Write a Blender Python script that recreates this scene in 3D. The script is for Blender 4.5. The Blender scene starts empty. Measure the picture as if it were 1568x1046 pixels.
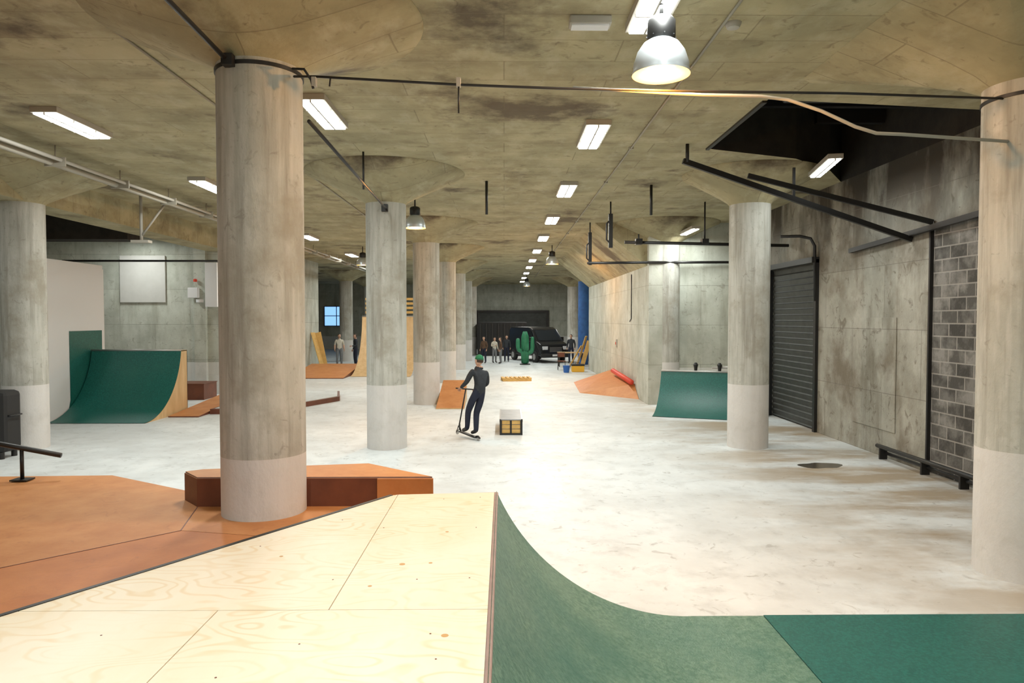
import bpy, bmesh, math, random
from mathutils import Vector, Matrix
random.seed(4)
S=bpy.context.scene
COL=S.collection

# ------------------------------------------------------------------ materials
def mat(name,c1,c2=None,nscale=3,stretch=(1,1,1),lo=.35,hi=.65,rough=.8,bump=0.0,bscale=25,metal=0,
        stain=None,sscale=.5,slo=.5,shi=.7,brick=None,paint=None,xdirt=None,streak=None,streak2=None,fine=None,spec=.5,contour=None,top=None):
    m=bpy.data.materials.new(name); m.use_nodes=True
    nt=m.node_tree; N=nt.nodes; L=nt.links
    b=N['Principled BSDF']; b.inputs['Roughness'].default_value=rough; b.inputs['Metallic'].default_value=metal
    b.inputs['Specular IOR Level'].default_value=spec
    c1=(*c1,1)
    if c2 is None and not brick:
        b.inputs['Base Color'].default_value=c1
        return m
    tc=N.new('ShaderNodeTexCoord')
    geo=N.new('ShaderNodeNewGeometry'); sep=N.new('ShaderNodeSeparateXYZ'); L.new(geo.outputs['Position'],sep.inputs[0])
    def noise(sc,st=(1,1,1),det=8,off=(0,0,0),dist=0):
        mp=N.new('ShaderNodeMapping'); mp.inputs['Scale'].default_value=st; mp.inputs['Location'].default_value=off
        L.new(tc.outputs['Object'],mp.inputs[0])
        n=N.new('ShaderNodeTexNoise'); n.inputs['Scale'].default_value=sc; n.inputs['Detail'].default_value=det
        n.inputs['Roughness'].default_value=.62; n.inputs['Distortion'].default_value=dist
        L.new(mp.outputs[0],n.inputs['Vector']); return n.outputs['Fac']
    def rng(sock,a,b_,c=0,d=1):
        r=N.new('ShaderNodeMapRange'); r.inputs[1].default_value=a; r.inputs[2].default_value=b_
        r.inputs[3].default_value=c; r.inputs[4].default_value=d; L.new(sock,r.inputs[0]); return r.outputs[0]
    def mul(a,b_):
        q=N.new('ShaderNodeMath'); q.operation='MULTIPLY'; L.new(a,q.inputs[0])
        if isinstance(b_,(int,float)): q.inputs[1].default_value=b_
        else: L.new(b_,q.inputs[1])
        return q.outputs[0]
    def mix(f,a,b_):
        x=N.new('ShaderNodeMix'); x.data_type='RGBA'; L.new(f,x.inputs[0])
        if isinstance(a,tuple): x.inputs[6].default_value=a
        else: L.new(a,x.inputs[6])
        if isinstance(b_,tuple): x.inputs[7].default_value=b_
        else: L.new(b_,x.inputs[7])
        return x.outputs[2]
    c2=(*(c2 or c1[:3]),1)
    col=mix(rng(noise(nscale,stretch),lo,hi),c1,c2)
    if contour:
        f=noise(contour[0],contour[1],2,(3,1,2))
        q=N.new('ShaderNodeMath'); q.operation='MULTIPLY'; q.inputs[1].default_value=contour[2]; L.new(f,q.inputs[0])
        s=N.new('ShaderNodeMath'); s.operation='SINE'; L.new(q.outputs[0],s.inputs[0])
        patch=rng(noise(1.9,(1,1,1),3,(9,9,0)),.40,.60,.12,1)
        col=mix(mul(mul(rng(s.outputs[0],.35,1),patch),contour[4]),col,(*contour[3],1))
    for k,st in enumerate((streak,streak2)):
        if st: col=mix(mul(rng(noise(st[0],st[1],7,(5+4*k,2,3*k)),.5,.70),st[3]),col,(*st[2],1))
    if fine:
        col=mix(mul(rng(noise(fine[0],(1,1,1),10,(1,6,2),1.2),fine[3],fine[3]+.09),fine[2]),col,(*fine[1],1))
    if stain:
        col=mix(mul(rng(noise(sscale,(1,1,1),9,(7,3,1)),slo,shi),.85),col,(*stain,1))
    if xdirt:
        d=mul(rng(noise(.6,(.6,1.5,1),8,(2,9,4)),.40,.58),rng(sep.outputs[0],xdirt[1],xdirt[2]))
        col=mix(mul(d,xdirt[3]),col,(*xdirt[0],1))
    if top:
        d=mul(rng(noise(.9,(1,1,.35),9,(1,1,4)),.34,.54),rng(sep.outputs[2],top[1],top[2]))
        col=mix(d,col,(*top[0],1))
    bf=None
    if brick:
        mp=N.new('ShaderNodeMapping'); L.new(tc.outputs['Object'],mp.inputs[0])
        if brick.get('yz') or brick.get('xz'):
            s2=N.new('ShaderNodeSeparateXYZ'); L.new(tc.outputs['Object'],s2.inputs[0]); cb_=N.new('ShaderNodeCombineXYZ')
            L.new(s2.outputs[1 if brick.get('yz') else 0],cb_.inputs[0]); L.new(s2.outputs[2],cb_.inputs[1]); L.new(cb_.outputs[0],mp.inputs[0])
        bt=N.new('ShaderNodeTexBrick'); L.new(mp.outputs[0],bt.inputs['Vector'])
        bt.inputs['Scale'].default_value=1; bt.inputs['Brick Width'].default_value=brick['w']; bt.inputs['Row Height'].default_value=brick['h']
        bt.inputs['Mortar Size'].default_value=brick['m']; bt.inputs['Mortar Smooth'].default_value=.3
        bt.inputs['Color1'].default_value=(1,1,1,1); bt.inputs['Color2'].default_value=(brick.get('v',.8),)*3+(1,)
        mm=N.new('ShaderNodeMix'); mm.data_type='RGBA'; mm.blend_type='MULTIPLY'; mm.inputs[0].default_value=1
        L.new(col,mm.inputs[6]); L.new(bt.outputs['Color'],mm.inputs[7]); bt.inputs['Mortar'].default_value=(1,1,1,1)
        col=mix(mul(bt.outputs['Fac'],brick.get('a',.5)),mm.outputs[2],(*brick['c'],1)); bf=bt.outputs['Fac']
    if paint:
        p=N.new('ShaderNodeMath'); p.operation='LESS_THAN'; p.inputs[1].default_value=paint[1]; L.new(sep.outputs[2],p.inputs[0])
        col=mix(mul(p.outputs[0],mul(rng(noise(2.5),.25,.5,.6,1),paint[2])),col,(*paint[0],1))
    L.new(col,b.inputs['Base Color'])
    if bump:
        bn=N.new('ShaderNodeBump'); bn.inputs['Strength'].default_value=bump; bn.inputs['Distance'].default_value=.02
        L.new(noise(bscale,stretch,6),bn.inputs['Height'])
        last=bn
        if bf is not None:
            b2=N.new('ShaderNodeBump'); b2.invert=True; b2.inputs['Strength'].default_value=.7; b2.inputs['Distance'].default_value=.012
            L.new(bf,b2.inputs['Height']); L.new(bn.outputs[0],b2.inputs['Normal']); last=b2
        L.new(last.outputs[0],b.inputs['Normal'])
    return m
def emis(name,c,s):
    m=bpy.data.materials.new(name); m.use_nodes=True
    b=m.node_tree.nodes['Principled BSDF']; b.inputs['Base Color'].default_value=(*c,1)
    b.inputs['Emission Color'].default_value=(*c,1); b.inputs['Emission Strength'].default_value=s
    return m

m_ceil=mat('ceiling_concrete',(.47,.415,.25),(.33,.295,.175),nscale=1.1,rough=.9,bump=.3,
    streak=(1.1,(.8,1.4,1),(.24,.20,.115),.75),streak2=(3.5,(1,.5,1),(.56,.515,.36),.45),
    fine=(5,(.19,.155,.09),.6,.59),stain=(.095,.066,.042),sscale=.5,slo=.555,shi=.65,
    brick=dict(w=2.5,h=.62,m=.008,c=(.18,.15,.09),a=.5,v=.9))
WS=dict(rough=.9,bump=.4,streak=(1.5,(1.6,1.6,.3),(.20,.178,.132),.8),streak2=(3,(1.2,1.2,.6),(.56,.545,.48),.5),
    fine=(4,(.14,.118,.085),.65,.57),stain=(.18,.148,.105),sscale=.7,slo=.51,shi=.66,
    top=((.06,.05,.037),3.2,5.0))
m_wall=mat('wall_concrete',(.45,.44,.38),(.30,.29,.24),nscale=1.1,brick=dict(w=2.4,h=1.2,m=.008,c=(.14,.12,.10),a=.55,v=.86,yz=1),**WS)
m_wallb=mat('wall_concrete_pale',(.54,.57,.50),(.39,.41,.35),nscale=1.2,rough=.9,bump=.3,
    streak=(1.5,(1.6,1.6,.25),(.30,.30,.24),.75),streak2=(2.6,(1,1,.5),(.62,.64,.58),.45),fine=(5,(.25,.24,.19),.55,.58),
    brick=dict(w=2.4,h=1.2,m=.008,c=(.24,.23,.19),a=.55,v=.88,xz=1),
    paint=((.70,.71,.69),1.1,.8))
m_wallh=mat('wall_concrete_hall',(.58,.59,.52),(.43,.44,.37),nscale=1.2,rough=.9,bump=.3,
    streak=(1.5,(1.6,1.6,.25),(.34,.33,.26),.7),streak2=(2.6,(1,1,.5),(.68,.69,.63),.5),fine=(5,(.28,.26,.20),.55,.59),
    brick=dict(w=2.4,h=1.2,m=.008,c=(.28,.26,.21),a=.55,v=.9,yz=1))
m_col=mat('column_concrete',(.52,.525,.48),(.37,.37,.325),nscale=1.6,stretch=(1,1,.5),rough=.85,bump=.35,
    streak=(3.0,(2.2,2.2,.12),(.235,.22,.18),.75),streak2=(4,(2.4,2.4,.18),(.64,.64,.60),.55),fine=(7,(.22,.20,.165),.5,.59),
    stain=(.30,.28,.225),sscale=1.2,slo=.53,shi=.67,paint=((.68,.665,.65),1.28,.8))
m_colblue=mat('column_blue',(.05,.18,.5),(.04,.12,.35),rough=.7)  # blue tone over the whole shaft
m_floor=mat('floor_concrete',(.72,.765,.78),(.625,.665,.675),nscale=.9,rough=.5,bump=.08,spec=.35,
    streak=(2.8,(1,1,1),(.46,.485,.485),.6),streak2=(1.3,(1,.5,1),(.79,.83,.84),.6),fine=(4.5,(.36,.37,.36),.6,.59),
    stain=(.51,.53,.53),sscale=.35,slo=.5,shi=.75,xdirt=((.34,.255,.155),2.6,5.2,.85))
m_block=mat('cinder_block',(.11,.105,.095),(.28,.27,.25),nscale=2.2,lo=.45,hi=.6,rough=.95,bump=.6,
    brick=dict(w=.42,h=.21,m=.014,c=(.38,.36,.33),a=.7,v=.5,yz=1))
m_ply=mat('birch_plywood',(.80,.735,.605),(.77,.68,.52),nscale=2.5,stretch=(1,.2,1),rough=.45,bump=.05,spec=.3,
    streak=(1.2,(1,1,1),(.83,.78,.68),.6),contour=(1.6,(.5,1.2,1),120,(.68,.49,.25),.5))
m_knot=mat('wood_knot',(.52,.30,.11),rough=.5)
m_brown=mat('brown_ramp_ply',(.50,.185,.055),(.42,.145,.04),nscale=3,rough=.5,bump=.08,spec=.35,stain=(.54,.225,.075),sscale=.9,slo=.45,shi=.65,
    fine=(6,(.34,.12,.04),.5,.58))
m_brown2=mat('orange_ramp_ply',(.56,.25,.09),(.48,.19,.06),nscale=3,rough=.5,bump=.08,spec=.35,fine=(6,(.40,.15,.05),.5,.58))
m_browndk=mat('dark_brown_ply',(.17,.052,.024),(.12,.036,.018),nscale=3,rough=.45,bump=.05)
m_green=mat('green_skatelite',(.004,.085,.07),(.012,.14,.115),nscale=40,lo=.42,hi=.62,rough=.42,bump=.2,bscale=70,
    stain=(.014,.125,.10),sscale=1.2,slo=.5,shi=.8)
m_greenw=mat('green_skatelite_worn_sheen',(.055,.15,.10),(.16,.28,.205),nscale=28,lo=.38,hi=.64,rough=.4,bump=.4,bscale=60,  # worn green; part of the paler tone is sheen put into the colour
    streak=(1.5,(.8,.5,1),(.16,.27,.20),.55),stain=(.025,.13,.10),sscale=.9,slo=.45,shi=.75)
m_black=mat('black_steel',(.012,.012,.012),rough=.45)
m_dark=mat('recess_shade_concrete',(.03,.025,.018),(.015,.012,.01),rough=.95,bump=.2)  # near black: the shade inside recesses is put into the colour
m_white=mat('white_paint',(.70,.71,.72),rough=.6)
m_canvas=mat('primed_canvas',(.54,.54,.51),(.50,.50,.47),rough=.8)
m_grey=mat('grey_metal',(.45,.45,.44),rough=.4,metal=.6)
m_steel=mat('galvanised_sheet',(.36,.375,.385),(.28,.295,.305),nscale=5,rough=.45,metal=.2)
m_greyp=mat('grey_plastic',(.42,.40,.35),rough=.6)
m_alu=mat('spun_aluminium',(.60,.65,.69),rough=.35,metal=.6)
m_shut=mat('shutter_steel',(.06,.065,.06),(.04,.043,.04),nscale=4,rough=.6)
m_woodside=mat('pine_wood',(.66,.48,.26),(.55,.37,.18),nscale=6,stretch=(1,1,.2),rough=.6)
m_pallet=mat('pallet_wood',(.74,.48,.16),(.6,.38,.12),nscale=6,rough=.7)
m_conduit=mat('galvanised_conduit',(.36,.34,.28),rough=.6,metal=.0)
m_coping=mat('coping_laminate',(.30,.20,.17),(.23,.15,.13),nscale=8,rough=.45)
m_red=mat('red_tube',(.65,.06,.03),rough=.5)
m_blue=mat('blue_plastic',(.02,.12,.45),rough=.5)
m_yellow=mat('yellow_plastic',(.75,.42,.03),rough=.5)
m_tube=emis('fluorescent_tube',(.98,1,.96),8)
m_bulb=emis('sodium_bulb',(1,.62,.22),18)
m_win=emis('blue_window_glass',(.25,.5,.9),1.2)
m_glass=mat('dark_glass',(.02,.025,.03),rough=.08)
m_carp=mat('black_car_paint',(.012,.013,.015),rough=.25)
m_rubber=mat('tyre_rubber',(.02,.02,.02),rough=.85)
m_headl=mat('headlamp_glass',(.6,.62,.65),rough=.1)
m_cactus=mat('cactus_green',(.02,.16,.075),(.03,.22,.11),nscale=5,rough=.6)
m_puddle=mat('oil_stain',(.05,.042,.032),(.09,.075,.055),nscale=4,rough=.15)
m_skin=mat('skin',(.55,.33,.23),rough=.55)
m_hair=mat('hair_brown',(.05,.03,.018),rough=.7)
m_hood=mat('charcoal_sweater',(.022,.026,.032),(.032,.037,.045),nscale=12,rough=.85)
m_navy=mat('navy_trousers',(.010,.013,.03),(.015,.019,.04),nscale=10,rough=.85)
m_cap=mat('green_beanie',(.03,.22,.10),(.02,.16,.07),nscale=30,rough=.9)
m_shoe=mat('dark_shoe',(.03,.028,.028),rough=.6)
m_tee=mat('cream_shirt',(.62,.58,.48),(.5,.47,.4),nscale=6,rough=.85)
m_jean=mat('grey_jeans',(.2,.21,.22),(.15,.16,.17),nscale=8,rough=.85)
m_eye=mat('eye_dark',(.01,.01,.01),rough=.2)
m_lip=mat('lip',(.4,.16,.13),rough=.5)
m_tan=mat('brown_coat',(.12,.07,.04),(.09,.05,.03),nscale=8,rough=.85)

# ------------------------------------------------------------------ helpers
def link(o,parent=None):
    COL.objects.link(o)
    if parent: o.parent=parent
    return o
def empty(name,loc=(0,0,0)):
    e=bpy.data.objects.new(name,None); e.location=loc; e.empty_display_size=.2; COL.objects.link(e); return e
def meshobj(name,verts,faces,mats,parent=None,fm=None,smooth=False):
    me=bpy.data.meshes.new(name); me.from_pydata([tuple(v) for v in verts],[],faces)
    if not isinstance(mats,(list,tuple)): mats=[mats]
    for m in mats: me.materials.append(m)
    if fm:
        for p,i in zip(me.polygons,fm): p.material_index=i
    bm=bmesh.new(); bm.from_mesh(me); bmesh.ops.recalc_face_normals(bm,faces=bm.faces); bm.to_mesh(me); bm.free()
    if smooth:
        for p in me.polygons: p.use_smooth=True
    return link(bpy.data.objects.new(name,me),parent)
def box(name,lo,hi,m,parent=None,bevel=0):
    x0,y0,z0=lo; x1,y1,z1=hi
    v=[(x0,y0,z0),(x1,y0,z0),(x1,y1,z0),(x0,y1,z0),(x0,y0,z1),(x1,y0,z1),(x1,y1,z1),(x0,y1,z1)]
    f=[(0,3,2,1),(4,5,6,7),(0,1,5,4),(1,2,6,5),(2,3,7,6),(3,0,4,7)]
    o=meshobj(name,v,f,m,parent)
    if bevel:
        b=o.modifiers.new('bevel','BEVEL'); b.width=bevel; b.segments=2
    return o
def prism(name,poly,z0,z1,m,parent=None,mside=None,bevel=0):
    n=len(poly)
    zt=z1 if isinstance(z1,(list,tuple)) else [z1]*n
    v=[(x,y,z0) for x,y in poly]+[(p[0],p[1],z) for p,z in zip(poly,zt)]
    f=[tuple(range(n))[::-1],tuple(range(n,2*n))]+[(i,(i+1)%n,n+(i+1)%n,n+i) for i in range(n)]
    fm=[0,0]+[1 if mside else 0]*n
    o=meshobj(name,v,f,[m]+([mside] if mside else []),parent,fm)
    if bevel:
        b=o.modifiers.new('bevel','BEVEL'); b.width=bevel; b.segments=2
    return o
def lathe(name,prof,m,loc=(0,0,0),parent=None,seg=48,smooth=True,cap=True):
    v=[];f=[]
    for r,z in prof:
        for i in range(seg):
            a=2*math.pi*i/seg; v.append((loc[0]+r*math.cos(a),loc[1]+r*math.sin(a),loc[2]+z))
    for j in range(len(prof)-1):
        for i in range(seg):
            k=(i+1)%seg; f.append((j*seg+i,j*seg+k,(j+1)*seg+k,(j+1)*seg+i))
    if cap:
        f.append(tuple(range(seg))[::-1]); f.append(tuple((len(prof)-1)*seg+i for i in range(seg)))
    o=meshobj(name,v,f,m,parent,smooth=smooth)
    o.data.set_sharp_from_angle(angle=math.radians(40))
    return o
def tube(name,pts,r,m,parent=None,seg=10):
    pts=[Vector(p) for p in pts]; v=[];f=[]
    n=len(pts); prev=None
    for i,p in enumerate(pts):
        d=(pts[min(i+1,n-1)]-pts[max(i-1,0)]).normalized()
        up=Vector((0,0,1)) if abs(d.z)<.9 else Vector((1,0,0))
        if prev is not None: up=prev
        s=d.cross(up).normalized(); u=s.cross(d).normalized(); prev=u
        for k in range(seg):
            a=2*math.pi*k/seg; v.append(p+s*(r*math.cos(a))+u*(r*math.sin(a)))
    for i in range(n-1):
        for k in range(seg):
            q=(k+1)%seg; f.append((i*seg+k,i*seg+q,(i+1)*seg+q,(i+1)*seg+k))
    f.append(tuple(range(seg))[::-1]); f.append(tuple((n-1)*seg+k for k in range(seg)))
    return meshobj(name,v,f,m,parent,smooth=True)
def beam(name,a,b,w,h,m,parent=None):
    a=Vector(a);b=Vector(b); d=(b-a).normalized(); up=Vector((0,0,1)) if abs(d.z)<.95 else Vector((0,1,0))
    s=d.cross(up).normalized(); u=s.cross(d).normalized(); v=[]
    for p in (a,b):
        for sx,su in ((-1,-1),(1,-1),(1,1),(-1,1)): v.append(p+s*sx*w/2+u*su*h/2)
    return meshobj(name,v,[(0,1,2,3),(4,7,6,5),(0,4,5,1),(1,5,6,2),(2,6,7,3),(3,7,4,0)],m,parent)

# ------------------------------------------------------------------ shell
CH=5.5
box('floor',(-18,-6,-.15),(7.6,60.3,0),m_floor)
hole=[(3.5,9.4),(7.15,9.9),(7.15,15.0),(6.35,13.8),(5.3,12.85),(3.45,12.1)]
cv=[(-18,-6),(3.3,-6),(3.3,60.3),(-18,60.3),(7.6,-6),(7.6,9.9),(7.6,15.0),(7.6,60.3),(3.3,9.4),(3.3,12.1)]+hole
cf=[(0,1,8,9,2,3),(1,4,5,11,10,8),(8,10,15,9),(9,15,14,13,12,6,7,2),(5,6,12,11)]
meshobj('ceiling',[(x,y,CH) for x,y in cv],cf,m_ceil)
e=empty('ceiling_opening_shaft')
n=len(hole)
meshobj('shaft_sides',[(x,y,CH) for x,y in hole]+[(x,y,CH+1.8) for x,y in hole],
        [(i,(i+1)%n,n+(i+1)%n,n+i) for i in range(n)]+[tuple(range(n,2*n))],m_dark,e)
for i in range(4):
    yy=10.2+i*1.0
    x0=3.55 if yy<12 else 3.55+(yy-12)*1.9
    box('joist_%d'%i,(x0,yy,CH+.75),(7.1,yy+.12,CH+1.05),m_black,e)  # black stands in for the shade up in the opening
box('edge_angle',(3.44,9.45,CH-.03),(3.50,12.1,CH+.2),m_black,e)
box('duct',(4.2,10.3,CH+.35),(7.1,10.75,CH+.7),m_black,e,.04)

def wallseg(name,lo,hi,m=m_wall,parent=None): return box(name,lo,hi,m,parent)
wr=empty('wall_right')
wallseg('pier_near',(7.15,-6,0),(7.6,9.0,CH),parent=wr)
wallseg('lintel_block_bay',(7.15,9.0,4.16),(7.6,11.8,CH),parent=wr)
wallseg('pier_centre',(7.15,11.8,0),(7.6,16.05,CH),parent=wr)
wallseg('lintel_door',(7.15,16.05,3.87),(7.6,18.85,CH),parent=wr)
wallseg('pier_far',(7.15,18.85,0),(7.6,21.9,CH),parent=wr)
box('concrete_patch',(7.125,12.75,.5),(7.15,14.3,2.62),m_wall,wr,.01)
box('steel_edge',(7.14,11.78,0),(7.2,11.82,4.16),m_black,wr)
box('wall_block_infill',(7.20,9.0,0),(7.45,11.8,4.16),m_block)
box('wall_recess',(4.8,21.45,0),(7.15,21.9,CH),m_wallb)
box('wall_right_hall',(4.35,21.2,0),(4.8,36.2,CH),m_wallh)
meshobj('ceiling_haunch',[(4.35,21.45,4.2),(4.35,36.2,4.2),(2.75,21.45,CH),(2.75,36.2,CH),(4.35,21.45,CH),(4.35,36.2,CH)],
   [(0,1,3,2),(0,2,4),(1,5,3)],m_ceil)
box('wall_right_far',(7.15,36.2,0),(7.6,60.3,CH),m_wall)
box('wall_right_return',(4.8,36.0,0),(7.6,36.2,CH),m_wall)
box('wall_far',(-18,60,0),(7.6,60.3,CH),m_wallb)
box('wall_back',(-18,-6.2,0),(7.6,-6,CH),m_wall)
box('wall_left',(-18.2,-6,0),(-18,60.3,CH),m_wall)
box('wall_left_bay',(-18,24.4,0),(-9.7,24.8,CH),m_wallb)
box('wall_left_hall',(-10.1,24.8,0),(-9.7,37,CH),m_wallh)
box('ceiling_beam',(-10.15,9,4.9),(-9.35,24.4,CH),m_ceil)
box('ceiling_beam',(-18,19.3,4.75),(-10.2,20.0,CH),m_dark)  # near-black colour carries the dark of the left recess
box('trim_pilaster',(-10.6,24.25,0),(-10.2,24.4,CH),m_wallb)
wn=empty('window_1')
box('glass',(-15.2,59.95,2.0),(-13.2,59.98,3.6),m_win,wn)
for xx in (-15.25,-14.22,-13.2): box('mullion',(xx,59.9,1.95),(xx+.06,60,3.65),m_black,wn)
for zz in (1.95,2.8,3.6): box('rail',(-15.25,59.9,zz),(-13.14,60,zz+.06),m_black,wn)

# roller shutter door
d=empty('door_1')
for i in range(26):
    z=.04+i*.147
    meshobj('slat_%d'%i,[(7.2,16.05,z),(7.2,18.85,z),(7.235,16.05,z+.03),(7.235,18.85,z+.03),(7.2,16.05,z+.14),(7.2,18.85,z+.14),(7.25,16.05,z+.147),(7.25,18.85,z+.147)],
      [(0,1,3,2),(2,3,5,4),(4,5,7,6)],m_shut,d)
box('frame_near',(7.08,15.97,0),(7.2,16.08,3.95),m_black,d)
box('frame_far',(7.08,18.82,0),(7.2,18.93,3.95),m_black,d)
box('shutter_housing',(6.98,15.97,3.87),(7.16,18.93,4.0),m_black,d)
box('door_backing',(7.26,16.05,0),(7.3,18.85,3.87),m_black,d)
tube('track_hoop',[(7.08,16.0,3.0),(7.05,16.0,4.25),(6.98,16.05,4.42),(6.75,16.1,4.48),(6.35,16.2,4.48)],.035,m_black,d)

# columns
def column(x,y,m=m_col,neck=4.88,sq=0,rr=1.58):
    e=empty('concrete_column',(x,y,0))
    lathe('shaft',[(.40,0),(.40,neck)],m,parent=e,seg=64)
    k=(CH-neck)/.62
    if not sq:
        lathe('capital',[(.40,neck),(.44,neck+.05*k)]+[(.4+(r-.4)*(rr-.4)/1.18,neck+z*k) for r,z in ((.62,.15),(.95,.31),(1.3,.47),(1.56,.58))]+[(rr,CH-.002)],m_ceil,parent=e,seg=64)
    else:
        seg=64; v=[];f=[]; T=[0,.12,.35,.65,1]
        for t in T:
            for i in range(seg):
                a=2*math.pi*(i+.5)/seg; c,s=math.cos(a),math.sin(a); R=sq/max(abs(c),abs(s))
                r=.4+(R-.4)*t; v.append((r*c,r*s,neck+(CH-.002-neck)*(t**.8)))
        for j in range(len(T)-1):
            for i in range(seg):
                q=(i+1)%seg; f.append((j*seg+i,j*seg+q,(j+1)*seg+q,(j+1)*seg+i))
        o=meshobj('capital',v,f,m_ceil,e,smooth=True); o.data.set_sharp_from_angle(angle=math.radians(12))
    return e
XS=(-9.7,-2.37,4.96); Y0=6.95; SP=7.3
for r in range(7):
    y=Y0+SP*r
    for ix,x in enumerate(XS):
        if ix==2 and r in(3,4): continue
        if ix==0 and r in(0,2,3,4): continue
        if ix==2 and r==0: column(5.27,7.1,neck=4.92,sq=1.65); continue
        if ix==2 and r==1: column(4.96,y,rr=1.35); continue
        if ix==0 and r==1: column(-9.62,y); continue
        column(x,y,m_colblue if (ix==2 and r==5) else m_col,neck=5.0 if r==0 else 4.88)
column(XS[0],Y0)
column(XS[0]-7.3,Y0+SP)
column(XS[0],Y0-SP); column(XS[2],Y0-SP)

# ------------------------------------------------------------------ foreground quarter pipe and deck
def quarter_pipe(name,loc,yaw,w,h,R,msurf,mside,deck=.5,coping=True,parent=None):
    e=empty(name,loc); e.rotation_euler=(0,0,yaw)
    Ln=math.sqrt(2*R*h-h*h); n=28
    a1=math.asin(Ln/R)
    prof=[(R*math.sin(a1*i/n),R-R*math.cos(a1*i/n)) for i in range(n+1)]
    v=[];f=[]
    for (y,z) in prof:
        v+=[(0,y,z+.012),(w,y,z+.012)]
    for i in range(n): f.append((2*i,2*i+1,2*i+3,2*i+2))
    meshobj('transition_surface',v,f,msurf,e,smooth=True)
    poly=[(y,z) for y,z in prof]+[(Ln+deck,h),(Ln+deck,0)]
    for sx,nm in ((0,'side_left'),(w-.02,'side_right')):
        vv=[(sx,y,z) for y,z in poly]+[(sx+.02,y,z) for y,z in poly]; k=len(poly)
        meshobj(nm,vv,[tuple(range(k)),tuple(range(k,2*k))]+[(i,(i+1)%k,k+(i+1)%k,k+i) for i in range(k)],mside,e)
    if deck>0:
        box('deck',(0,Ln,h-.02),(w,Ln+deck,h+.005),mside,e)
        box('back',(0,Ln+deck-.02,0),(w,Ln+deck,h-.02),mside,e)
    if coping:
        tube('coping',[(0,Ln,h+.01),(w,Ln,h+.01)],.028,m_grey if coping is True else coping,e)
    return e
quarter_pipe('quarter_pipe_ramp',(1.60,.6,0),math.pi/2,5.44,1.105,1.81,m_greenw,m_woodside,deck=0,coping=False)
box('green_ramp_sheet',(1.60,.6,0),(2.255,6.04,.014),m_greenw)
box('green_ramp_sheet',(2.262,.6,0),(6.6,6.05,.016),m_green)

dk=empty('plywood_ramp_deck')
def eX(y): return -.94+(y-5.92)*.6583
g=.003; T0,T1=1.09,1.108
prism('sheet_far_right',[(-.9+g,3.58+g),(-.085,3.58+g),(-.085,6.02),(-.9+g,5.95)],T0,T1,m_ply,dk)
prism('sheet_far_left',[(eX(3.58),3.58+g),(-.9-g,3.58+g),(-.9-g,5.95),(-.94,5.92)],T0,T1,m_ply,dk)
prism('sheet_near_right',[(-1.465+g,.9),(-.085,.9),(-.085,3.58-g),(-1.465+g,3.58-g)],T0,T1,m_ply,dk)
prism('sheet_near_left',[(eX(.9),.9),(-1.465-g,.9),(-1.465-g,3.58-g),(eX(3.58),3.58-g)],T0,T1,m_ply,dk)
prism('sheet_rear',[(eX(-2.5),-2.5),(-.085,-2.5),(-.085,.9-g),(eX(.9),.9-g)],T0,T1,m_ply,dk)
prism('substructure',[(eX(-2.5)+.01,-2.5),(-.09,-2.5),(-.09,6.0),(-.9,5.93),(-.93,5.9)],0,T0,m_browndk,dk)
box('coping_strip',(-.085,-2.5,.9),(-.052,6.02,1.112),m_coping,dk,.008)
beam('edge_trim',(eX(-2.5)-.012,-2.5,1.06),(-.952,5.93,1.06),.03,.105,m_black,dk)
beam('edge_trim_end',(-.952,5.935,1.06),(-.06,6.03,1.06),.02,.09,m_coping,dk)
for sx,sy in ((-.98,4.0),(-.5,4.0),(-.2,4.02),(-.86,5.0),(-.2,5.0),(-.94,3.2),(-.35,3.3),(-1.9,3.3),(-1.2,2.9),(-.3,3.05),(-1.6,4.6),(-.5,5.8),(-.2,5.85),(-1.2,5.2)):
    lathe('screw',[(.005,0),(.005,.0012)],m_browndk,(sx,sy,T1),dk,seg=10)
for sx,sy,r in ((-.62,4.25,.018),(-.45,4.27,.012),(-.28,3.28,.018),(-1.4,4.4,.012),(-.4,4.9,.012),(-.75,3.9,.012)):
    lathe('knot',[(r,0),(r,.0007)],m_knot,(sx,sy,T1),dk,seg=16)

# brown funbox
fb=empty('brown_funbox_ramp')
bz=.7
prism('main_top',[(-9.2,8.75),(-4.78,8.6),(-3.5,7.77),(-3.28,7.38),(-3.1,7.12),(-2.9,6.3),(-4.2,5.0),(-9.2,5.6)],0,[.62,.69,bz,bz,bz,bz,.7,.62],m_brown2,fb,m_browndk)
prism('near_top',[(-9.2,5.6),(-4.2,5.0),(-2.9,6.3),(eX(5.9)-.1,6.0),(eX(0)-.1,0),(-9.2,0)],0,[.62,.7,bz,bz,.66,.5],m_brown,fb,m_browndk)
prism('wedge_top',[(-2.9,6.3),(-3.1,7.12),(-.8,7.12),(-.98,6.02),(eX(5.8)-.08,5.9)],0,[bz+.002]*5,m_brown2,fb,m_browndk)
for a,b_ in (((-2.9,6.3),(-4.2,5.0)),((-4.2,5.0),(-9.2,5.6)),((-4.2,5.0),(-3.9,1.5)),((-3.1,7.12),(-2.9,6.3)),((-6.2,5.24),(-6.2,8.6))):
    beam('joint_line',(a[0],a[1],bz+.0 if a[0]>-5 else .655),(b_[0],b_[1],bz if b_[0]>-5 else (.66 if b_[1]>6 else .62)),.012,.006,m_browndk,fb)
prism('ledge_top',[(-3.35,7.38),(-3.1,7.1),(-.717,7.1),(-1.5,7.78),(-3.2,7.5)],0,.985,m_brown2,fb,m_browndk)
prism('ledge_sheet',[(-3.34,7.385),(-3.1,7.11),(-.73,7.11),(-1.5,7.775),(-3.2,7.49)],.985,1.0,m_brown2,fb,m_coping)
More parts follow.
